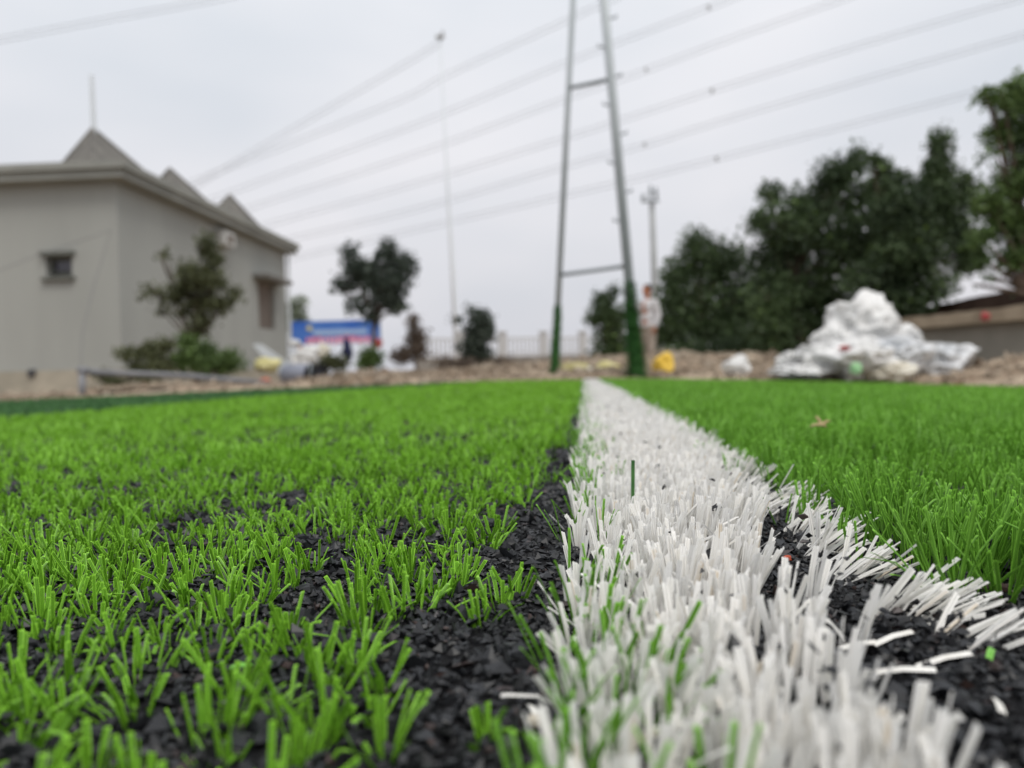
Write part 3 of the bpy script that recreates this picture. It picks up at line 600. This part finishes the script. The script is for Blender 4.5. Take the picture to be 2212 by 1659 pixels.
# ---------------------------------------------------------------- banner
YB = 38; c0 = at(632, 745, YB); c1 = at(820, 690, YB); bw = c1.x - c0.x; bh = c1.z - c0.z
bn = tag(empty('banner', ((c0.x + c1.x) / 2, YB, -.2)), 'long blue banner with a pink red lower band, beside the house', 'banner')
bm = bmesh.new(); box(bm, ((c0.x + c1.x) / 2, YB, (c0.z + c1.z) / 2), (bw, .04, bh)); bmobj('cloth', bm, M_blue, bn)
bm = bmesh.new(); box(bm, ((c0.x + c1.x) / 2 + .2, YB - .03, c0.z + bh * .50), (bw * .62, .02, bh * .22)); bmobj('pale_band', bm, M_lblue, bn)
bm = bmesh.new()
x = c0.x + bw * .16
while x < c1.x - bw * .16:
    ww = random.uniform(.12, .34); box(bm, (x + ww / 2, YB - .045, c0.z + bh * .15 + random.uniform(-.02, .05)), (ww, .03, bh * random.uniform(.2, .32))); x += ww + .05
bmobj('red_band', bm, M_pink, bn)
bm = bmesh.new(); tube(bm, [(c0.x + bw * .2, YB - .02, c1.z - bh * .3), (c0.x + bw * .2, YB - .07, c1.z - bh * .3)], .13, 16); bmobj('emblem', bm, M_paleyel, bn)
for xx in (c0.x, c1.x):
    bm = bmesh.new(); tube(bm, [(xx, YB + .06, -.4), (xx, YB + .06, c1.z + .05)], .04, 8); bmobj('post', bm, M_steeld, bn)

# ---------------------------------------------------------------- right-hand walls
def strip_wall(name, m, top, bottom, ys, thick, parent=None, jag=0):
    """wall between two picture-traced edges set at real depth"""
    bm = bmesh.new(); n = 24; fr_, bk = [], []
    for k in range(n + 1):
        t = k / n; Y = ys[0] + (ys[1] - ys[0]) * t
        a_ = at(top[0][0] + (top[1][0] - top[0][0]) * t, top[0][1] + (top[1][1] - top[0][1]) * t, Y); b_ = at(bottom[0][0] + (bottom[1][0] - bottom[0][0]) * t, bottom[0][1] + (bottom[1][1] - bottom[0][1]) * t, Y)
        a_.z += random.uniform(-jag, jag); o = Vector((.25, .97, 0)) * thick
        fr_.append((bm.verts.new(a_), bm.verts.new(b_))); bk.append((bm.verts.new(a_ + o), bm.verts.new(b_ + o)))
    for k in range(n):
        bm.faces.new((fr_[k][0], fr_[k][1], fr_[k + 1][1], fr_[k + 1][0])); bm.faces.new((bk[k][0], bk[k + 1][0], bk[k + 1][1], bk[k][1]))
        bm.faces.new((fr_[k][0], fr_[k + 1][0], bk[k + 1][0], bk[k][0])); bm.faces.new((fr_[k][1], bk[k][1], bk[k + 1][1], fr_[k + 1][1]))
    for k in (0, n): bm.faces.new((fr_[k][0], bk[k][0], bk[k][1], fr_[k][1]))
    return bmobj(name, bm, m, parent)
wl = tag(empty('boundary_wall', at(2080, 800, 9.6)), 'rough grey wall with a crumbling beige top ledge behind the white bags', 'wall')
strip_wall('wall_face', M_greywall, ((1935, 712), (2420, 668)), ((1935, 800), (2420, 860)), (11.0, 7.6), .3, wl)
strip_wall('ledge', M_ledge, ((1925, 690), (2420, 636)), ((1925, 714), (2420, 672)), (10.9, 7.4), .5, wl, .012)
w3 = tag(strip_wall('brick_wall', M_brownwall, ((1960, 672), (2420, 578)), ((1960, 800), (2420, 830)), (12.6, 9.4), .25, None, .006), 'dark brown wall rising behind the beige ledge at the far right', 'wall')
bm = bmesh.new(); c = at(2128, 684, 9.2); ball(bm, c, (.05, .05, .05), 2); 
for v in bm.verts: v.co += Vector([random.uniform(-.012, .012) for _ in range(3)])
tag(obj('red_rag', bm, M_red), 'small red rag lying on the beige wall ledge', 'rag')

# ---------------------------------------------------------------- bags
def bag(name, label, cat, px, py, w_, h_, Y, m, seed, group=None, crease=.22, peak=0, dep=.8, parts=None):
    """slumped woven sack: its picture box is (px, py centre, w_, h_), resting at depth Y"""
    c = at(px, py, Y); rx, rz = w_ / 2 * Y / F, h_ / 2 * Y / F; root_loc = Vector((c.x, Y, c.z - rz)); bm = bmesh.new(); vs = ball(bm, (0, 0, 0), (1, 1, 1), 5)
    o = Vector((seed * 3.1, seed * 1.7, seed * .9))
    rs = random.Random(seed); PL = [(Vector([rs.gauss(0, 1) for _ in range(3)]).normalized(), rs.uniform(.62, 1.05)) for _ in range(26)]
    for v in vs:
        p = v.co.copy(); n1 = noise.noise(p * 1.3 + o); n2 = 1 - abs(noise.noise(p * 2.2 + o * 2)) * 2; n3 = 1 - abs(noise.noise(p * 5 + o)) * 2; n4 = 1 - abs(noise.noise(p * 10 + o * 3)) * 2
        cut = min([d_ / max(.15, p.dot(n_)) for n_, d_ in PL] + [1.5])
        s = cut * (1 + .22 * n1) + crease * (n2 - .5) * .9 + crease * .38 * (n3 - .5) + crease * .16 * (n4 - .5)
        z = p.z * s
        if peak: z += peak * max(0, p.z) * math.exp(-4 * ((p.x) ** 2 + p.y ** 2))
        q = Vector((p.x * s * rx, p.y * s * rx * dep, z * rz + rz))
        if q.z < .1 * rz: q.z = .1 * rz * math.tanh(q.z / (.1 * rz)) * .3; q.x *= 1.06; q.y *= 1.06
        v.co = q
    o_ = obj(name, bm, m, None, True); o_.location = root_loc; return tag(o_, label, cat, group)
GB = 'white bags in the heap'
bl = [
 ('large white woven bag forming the peak of the heap', 1862, 716, 185, 136, 8.3, M_bag, 41, .08),
 ('white bag bulging at the left shoulder of the heap', 1790, 738, 84, 70, 8.1, M_bag, 2, 0),
 ('crumpled white bag at the lower left of the heap', 1775, 778, 130, 80, 7.8, M_bag, 3, 0),
 ('smooth white bag at the middle of the heap front', 1850, 774, 174, 100, 7.6, M_bag, 4, 0),
 ('greyish plastic bag right of the heap middle', 1935, 769, 174, 98, 7.8, M_bagg, 5, 0),
 ('white bag on the right slope below the peak', 1930, 738, 120, 74, 8.2, M_bag, 6, 0),
 ('thin grey-white plastic bag at the far right end of the heap', 2025, 776, 145, 80, 7.9, M_bagg, 7, 0),
 ('flat white sheet spread at the left foot of the heap', 1725, 804, 150, 33, 7.6, M_bag, 8, 0),
 ('small creased white bag at the left edge of the heap', 1712, 780, 76, 56, 7.9, M_bag, 9, 0),
 ('beige white sack at the bottom of the heap, right of the green scrap', 1925, 804, 115, 49, 7.5, M_bagb, 10, 0)]
for lb, px, py, w_, h_, Y, m, sd_, pk in bl: bag('white_bag', lb, 'bag', px, py, w_, h_, Y, m, sd_, GB, .30, pk)
bag('white_bag', 'small lone white bag on the turf edge left of the heap', 'bag', 1592, 792, 70, 48, 8.2, M_bag, 14, None, .15, .3)
bag('red_scrap', 'red plastic scrap caught in the white bag heap', 'scrap', 1826, 752, 26, 14, 7.35, M_red, 15)
M_gs = mat('pale_green', (.35, .62, .33), .6, .3)
bag('green_scrap', 'pale green plastic scrap at the foot of the white heap', 'scrap', 1848, 797, 30, 24, 7.1, M_gs, 16)
bag('yellow_sack', 'bright yellow sack standing beside the right foot of the A-shaped pole', 'sack', 1431, 790, 56, 56, 8.3, M_yel, 17, None, .12, 0)
GY = 'pale yellow sacks between the pole legs'
bag('pale_sack', 'pale yellow sack beside the left foot of the A-shaped pole', 'sack', 1240, 797, 62, 30, 9.2, M_paleyel, 18, GY)
bag('pale_sack', 'pale yellow sack beside the right foot of the A-shaped pole', 'sack', 1310, 796, 66, 28, 9.3, M_paleyel, 19, GY)
bag('pale_sack', 'dull beige sack in the middle between the two pole feet', 'sack', 1280, 801, 50, 22, 9.0, M_bagb, 20, GY)
GW = 'bags behind the grey drum'
bag('white_bag', 'tall white bag right behind the grey drum', 'bag', 660, 775, 62, 62, 11.5, M_bag, 21, GW)
bag('white_bag', 'small round white bag on top by the house corner', 'bag', 636, 741, 22, 20, 11.8, M_bag, 22, GW)
bag('white_bag', 'cream bag right of the tall white one, below the banner', 'bag', 695, 762, 36, 40, 11.9, M_bagb, 23, GW)
bag('yellow_bag', 'dull yellow crumpled bag by the house wall left of the drum', 'bag', 572, 790, 60, 30, 10.5, M_paleyel, 24)
bag('orange_rag', 'small orange rag on the end of the long grey pipe', 'rag', 572, 822, 26, 14, 8.9, mat('orange', (.62, .2, .11), .7, .2), 25)
bag('red_bundle', 'dark red bundle hanging beside the right end of the banner', 'bundle', 818, 742, 20, 26, 30, M_red, 26)
bag('blue_bundle', 'small dark blue bundle on the rubble left of the pole', 'bundle', 1175, 797, 22, 26, 12, M_navy, 27)
bag('navy_bundle', 'tall navy bundle under the banner, right of the white bags', 'bundle', 752, 762, 24, 50, 18, M_navy, 28)

# sheet of scrap metal leaning to the house
bm = bmesh.new(); q = [at(545, 745, 13), at(560, 745, 13), at(640, 800, 11.5), at(600, 805, 11.5)]
vs = [bm.verts.new(p) for p in q]; vs2 = [bm.verts.new(p + Vector((.02, .05, .02))) for p in q]
bm.faces.new(vs); bm.faces.new(vs2[::-1])
for i in range(4): bm.faces.new((vs[i], vs2[i], vs2[(i + 1) % 4], vs[(i + 1) % 4]))
tag(obj('metal_sheet', bm, M_pole), 'grey sheet leaning by the far corner of the house, behind the yellow bag', 'sheet')

# grey drum / large pipe piece, open end to the right
dc0, dc1 = at(622, 808, 9.6), at(676, 808, 9.2); rr = .125
dr = tag(empty('drum', (dc0 + dc1) / 2 + Vector((0, 0, -rr))), 'blue grey drum lying on its side at the turf edge, open end to the right', 'drum')
bm = bmesh.new(); tube(bm, [dc0, dc0.lerp(dc1, .02), dc0.lerp(dc1, .98), dc1], [rr * .96, rr, rr, rr * .98], 28, False); 
bm.faces.new([v for v in bm.verts][:28][::-1])
bmobj('shell', bm, M_drum, dr, True)
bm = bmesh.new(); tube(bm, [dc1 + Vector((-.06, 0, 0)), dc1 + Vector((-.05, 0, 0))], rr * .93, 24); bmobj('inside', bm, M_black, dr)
bm = bmesh.new(); tube(bm, [dc1 + Vector((-.006, 0, 0)), dc1 + Vector((.012, 0, 0))], rr * 1.06, 28, False); bmobj('rim', bm, M_steeld, dr); bm = bmesh.new(); tube(bm, [dc0, dc0 + Vector((.02, 0, 0))], rr * 1.05, 28, False); bmobj('rim', bm, M_steeld, dr)
bag('black_tyre_bag', 'black bag beside the open end of the drum', 'bag', 694, 803, 26, 40, 9.4, M_black, 29)

# long grey pipe on a post
pp = tag(empty('pipe_rail', at(178, 845, 7.4)), 'long grey pipe sloping from an upright post down to the drum', 'pipe')
bm = bmesh.new(); tube(bm, [at(178, 803, 7.4), at(400, 812, 8.2), at(640, 834, 9.0)], .030, 12); bmobj('rail', bm, M_pipe, pp, True)
bm = bmesh.new(); tube(bm, [at(177, 870, 7.4), at(178, 806, 7.4)], .032, 12); tube(bm, [at(170, 800, 7.4), at(190, 801, 7.4)], .036, 12); bmobj('post', bm, M_pipe, pp, True)
bm = bmesh.new(); tube(bm, [at(215, 850, 7.0), at(300, 846, 7.3), at(370, 843, 7.5)], [.02, .035, .02], 8)
for v in bm.verts: v.co += Vector([random.uniform(-.012, .012) for _ in range(3)])
tag(obj('black_sheet', bm, M_black), 'rolled black plastic lying under the long grey pipe', 'sheet')

# ---------------------------------------------------------------- people
def person(label, loc, rz, h, cl, trs, skinm, hairm, arm='side', lean=0):
    """body, shirt and trousers are each one voxel-remeshed surface"""
    root = tag(empty('person', loc, rz), label, 'person'); s = h / 1.70
    J = lambda *p: Vector(p) * s
    hip, neck, head = J(0, 0, .92), J(0, .01, 1.43), J(0, -.01, 1.59)
    def limb(bm, pts, rs):
        for p, q, r0, r1 in zip(pts, pts[1:], rs, rs[1:]): tube(bm, [p, q], [r0 * s, r1 * s], 12)
        for p, r0 in zip(pts, rs): ball(bm, p, (r0 * s,) * 3, 2)
    arms = [([J(.18, 0, 1.36), J(.24, .03, 1.10), J(.22, -.06, .88)], 1), ([J(-.18, 0, 1.36), J(-.25, .0, 1.12), J(-.16, -.20, 1.10)], -1)]
    if arm == 'both': arms[1] = ([J(-.18, 0, 1.36), J(-.24, .03, 1.10), J(-.22, -.06, .88)], -1)
    legs = [[J(.09, 0, .88), J(.10, -.03, .48), J(.10, .01, .09)], [J(-.09, 0, .88), J(-.10, -.01, .48), J(-.10, .05, .09)]]
    def remesh(o, vsz, sm=4):
        m_ = o.modifiers.new('r', 'REMESH'); m_.mode = 'VOXEL'; m_.voxel_size = vsz * s; m_.use_smooth_shade = True
        q = o.modifiers.new('s', 'SMOOTH'); q.iterations = sm; q.factor = .5
    bm = bmesh.new()
    ball(bm, head + J(0, 0, .01), (.075 * s, .095 * s, .115 * s), 3); ball(bm, head + J(0, -.035, -.065), (.05 * s, .05 * s, .045 * s), 2)
    ball(bm, head + J(0, -.10, -.01), (.014 * s, .02 * s, .026 * s), 2); ball(bm, head + J(0, -.088, -.055), (.026 * s, .012 * s, .008 * s), 2)
    for k in (-1, 1):
        ball(bm, head + J(.077 * k, .01, 0), (.012 * s, .022 * s, .032 * s), 2); ball(bm, head + J(.03 * k, -.088, .022), (.016 * s, .008 * s, .008 * s), 1)
    limb(bm, [neck - J(0, 0, .04), head - J(0, -.01, .06)], [.058, .052])
    limb(bm, [J(0, 0, 1.30), J(0, 0, 1.12), J(0, 0, .95)], [.13, .115, .125])
    for p, sg in arms:
        limb(bm, p, [.05, .038, .026]); wv = p[2]; d = (p[2] - p[1]).normalized(); sdv = d.cross(Vector((1, 0, 0))).normalized() if abs(d.x) < .8 else Vector((0, 1, 0))
        pal = wv + d * .05 * s; limb(bm, [wv, pal], [.024, .030]);
        for f, fl in zip((-1.5, -.5, .5, 1.5), (.058, .072, .078, .064)):
            b0 = pal + sdv * f * .015 * s + d * .02 * s; m1_ = b0 + d * fl * .55 * s; t1 = m1_ + (d * .8 - Vector((sg, 0, 0)) * .5) * fl * .45 * s; limb(bm, [b0, m1_, t1], [.0085, .008, .0065])
        th = wv + d * .03 * s - sdv * .025 * s; limb(bm, [th, th + (d * .6 - sdv * .8) * .035 * s, th + (d * .95 - sdv * .5) * .06 * s], [.011, .0095, .008])
    for lg in legs:
        limb(bm, lg, [.085, .055, .038]); ball(bm, lg[2] + J(0, -.06, -.045), (.042 * s, .12 * s, .036 * s), 2)
    b = obj('body', bm, skinm, root); remesh(b, .007, 3)
    bm = bmesh.new()
    ball(bm, J(0, 0, 1.28), (.185 * s, .125 * s, .16 * s), 3); ball(bm, J(0, 0, 1.08), (.165 * s, .12 * s, .2 * s), 3); ball(bm, J(0, .0, .94), (.17 * s, .125 * s, .08 * s), 3)
    for p, sg in arms: limb(bm, [p[0], p[1], p[1].lerp(p[2], .88)], [.072, .056, .042])
    b = obj('shirt', bm, cl, root); remesh(b, .012, 3)
    bm = bmesh.new(); ball(bm, J(0, .01, .90), (.165 * s, .12 * s, .12 * s), 3)
    for lg in legs: limb(bm, [lg[0], lg[1], lg[2] + J(0, 0, .02)], [.104, .078, .062])
    b = obj('trousers', bm, trs, root); remesh(b, .012, 3)
    for lg in legs:
        bm = bmesh.new(); ball(bm, lg[2] + J(0, -.055, -.045), (.05 * s, .135 * s, .045 * s), 3)
        for v in bm.verts: v.co.z = max(v.co.z, .0)
        obj('shoe', bm, M_shoe, root, True)
    bm = bmesh.new(); ball(bm, head + J(0, .018, .035), (.084 * s, .098 * s, .105 * s), 3)
    for v in list(bm.verts):
        if v.co.y < head.y - .055 * s and v.co.z < head.z + .06 * s: v.co.y = head.y - .05 * s
        v.co += Vector([random.uniform(-.003, .003) for _ in range(3)])
    obj('hair', bm, hairm, root, True)
    return root
YQ = 14.6; q = at(1402, 800, YQ); q0 = at(1398, 616, YQ); gz = float(Hs(q.x, YQ))
person('person in a pale long-sleeved top and beige trousers standing behind the right pole foot', (q.x, YQ, gz), R(-50), q0.z - gz, M_shirt, M_trs, M_skin, M_hair)
q = at(650, 760, 36); q0 = at(650, 706, 36); gz = float(Hs(q.x, 36))
person('person in dark clothes standing in front of the blue banner', (q.x, 36, gz), R(20), 1.66, M_darkcl, M_darkcl, M_skin, M_hair, 'both')

# ---------------------------------------------------------------- small things on the turf
def gpt(px, py, dz=0):
    a_ = at(px, py, .2); d = a_ - Vector((0, 0, CZ)); p = Vector((0, 0, CZ)) + d * ((dz - CZ) / d.z)
    for _ in range(3):
        p = Vector((0, 0, CZ)) + d * ((float(H0(p.x, p.y)) + dz - CZ) / d.z)
    return p
def one_blade(name, label, cat, pts, wd, m, group=None, facing=Vector((1, 0, 0)), tint=.4):
    """a single thick folded plastic blade through the given points"""
    bm = bmesh.new(); rows = []
    for i, p in enumerate(pts):
        t = (pts[min(i + 1, len(pts) - 1)] - pts[max(i - 1, 0)]).normalized(); W = (facing - t * facing.dot(t)).normalized(); N = t.cross(W)
        rows.append([bm.verts.new(p + W * u_ * wd + N * c_ * wd) for u_, c_ in ((-.5, .0), (-.2, -.1), (0, .05), (.2, -.1), (.5, 0), (.2, .02), (0, .14), (-.2, .02))])
    for a_, b_ in zip(rows, rows[1:]):
        for k in range(8): bm.faces.new((a_[k], a_[(k + 1) % 8], b_[(k + 1) % 8], b_[k]))
    bm.faces.new(rows[0][::-1]); bm.faces.new(rows[-1]); return tag(obj(name, bm, m), label, cat, group)
M_dkblade = mat('dark_blade', (.04, .13, .035), .4, .4, (.07, .19, .05), 200, 2); M_wb = mat('loose_white', (.74, .72, .67), .45, .4, (.84, .83, .79), 150, 2); M_gb = mat('loose_green', (.14, .40, .05), .4, .4, (.2, .5, .08), 150, 2)
p = gpt(1367, 1150); yb = p.y
one_blade('tall_blade', 'single dark green blade standing tall in the middle of the white line', 'grass blade', [Vector((p.x, yb, p.z)), at(1367, 1060, yb), at(1367.5, 994, yb + .001)], .0017, M_dkblade)
def lying(px, py, ang, ln, wd, m, label, name='loose_blade', dz=.003, group='loose cut blades on the infill'):
    c = gpt(px, py, dz); d = Vector((math.cos(ang), math.sin(ang), .12)) * ln / 2; one_blade(name, label, 'grass blade', [c - d, c + Vector((0, 0, .0006)), c + d], wd, m, group, Vector((-math.sin(ang), math.cos(ang), .5)).normalized())
lying(2158, 1525, 1.25, .0055, .0018, M_wb, 'short cut white blade lying alone on black infill at the lower right')
lying(1152, 1535, 1.9, .004, .0022, M_wb, 'white blade scrap on the bare infill just left of the line')
lying(1930, 1378, .35, .013, .0014, M_wb, 'long flattened white blade crossing the bare infill right of the line')
lying(1850, 1395, .12, .011, .0014, M_wb, 'flattened white blade pointing at the bare patch, lower of the pair')
lying(2040, 1425, .2, .015, .0014, M_wb, 'flattened white blade at the right margin of the bare infill')
lying(1950, 1450, -.25, .014, .0015, M_wb, 'bent flattened white blade nearest the lower right corner')
lying(2140, 1412, .9, .006, .0016, M_gb, 'bright green clipping on black infill right of the white blades')
lying(520, 1440, -.2, .006, .0014, M_gb, 'green clipping lying on the infill at the lower left')
bm = bmesh.new(); c = gpt(1157, 1556, .003); vs = ball(bm, c, (.0018, .0015, .0012), 2)
for v in vs: v.co += Vector([random.uniform(-.0003, .0003) for _ in range(3)])
tag(obj('pebble', bm, mat('pebble', (.55, .50, .42), .8, .2, (.66, .6, .5), 400, 2)), 'small cream pebble on the bare infill left of the white line', 'pebble')
bm = bmesh.new(); c = gpt(1700, 1205, .009); vs = ball(bm, c, (.0015, .0012, .001), 2)
for v in vs: v.co += Vector([random.uniform(-.0004, .0004) for _ in range(3)])
tag(obj('red_crumb', bm, mat('red_crumb', (.42, .08, .04), .7, .2)), 'tiny red crumb among the white blades', 'crumb')
c = gpt(1775, 918, .024); bm = bmesh.new()
for an_, ln_ in ((1.9, .012), (.5, .009), (3.5, .011), (5.3, .006)):
    d = Vector((math.cos(an_), .3 * math.sin(an_), math.sin(an_) * .55 + .1)); tube(bm, [c, c + d * ln_ * .6 + Vector((0, 0, .001)), c + d * ln_], [.0016, .0013, .0005], 6)
tag(obj('dry_leaf', bm, M_straw), 'small straw-coloured dry leaf lying on the green turf right of the line', 'dry leaf')
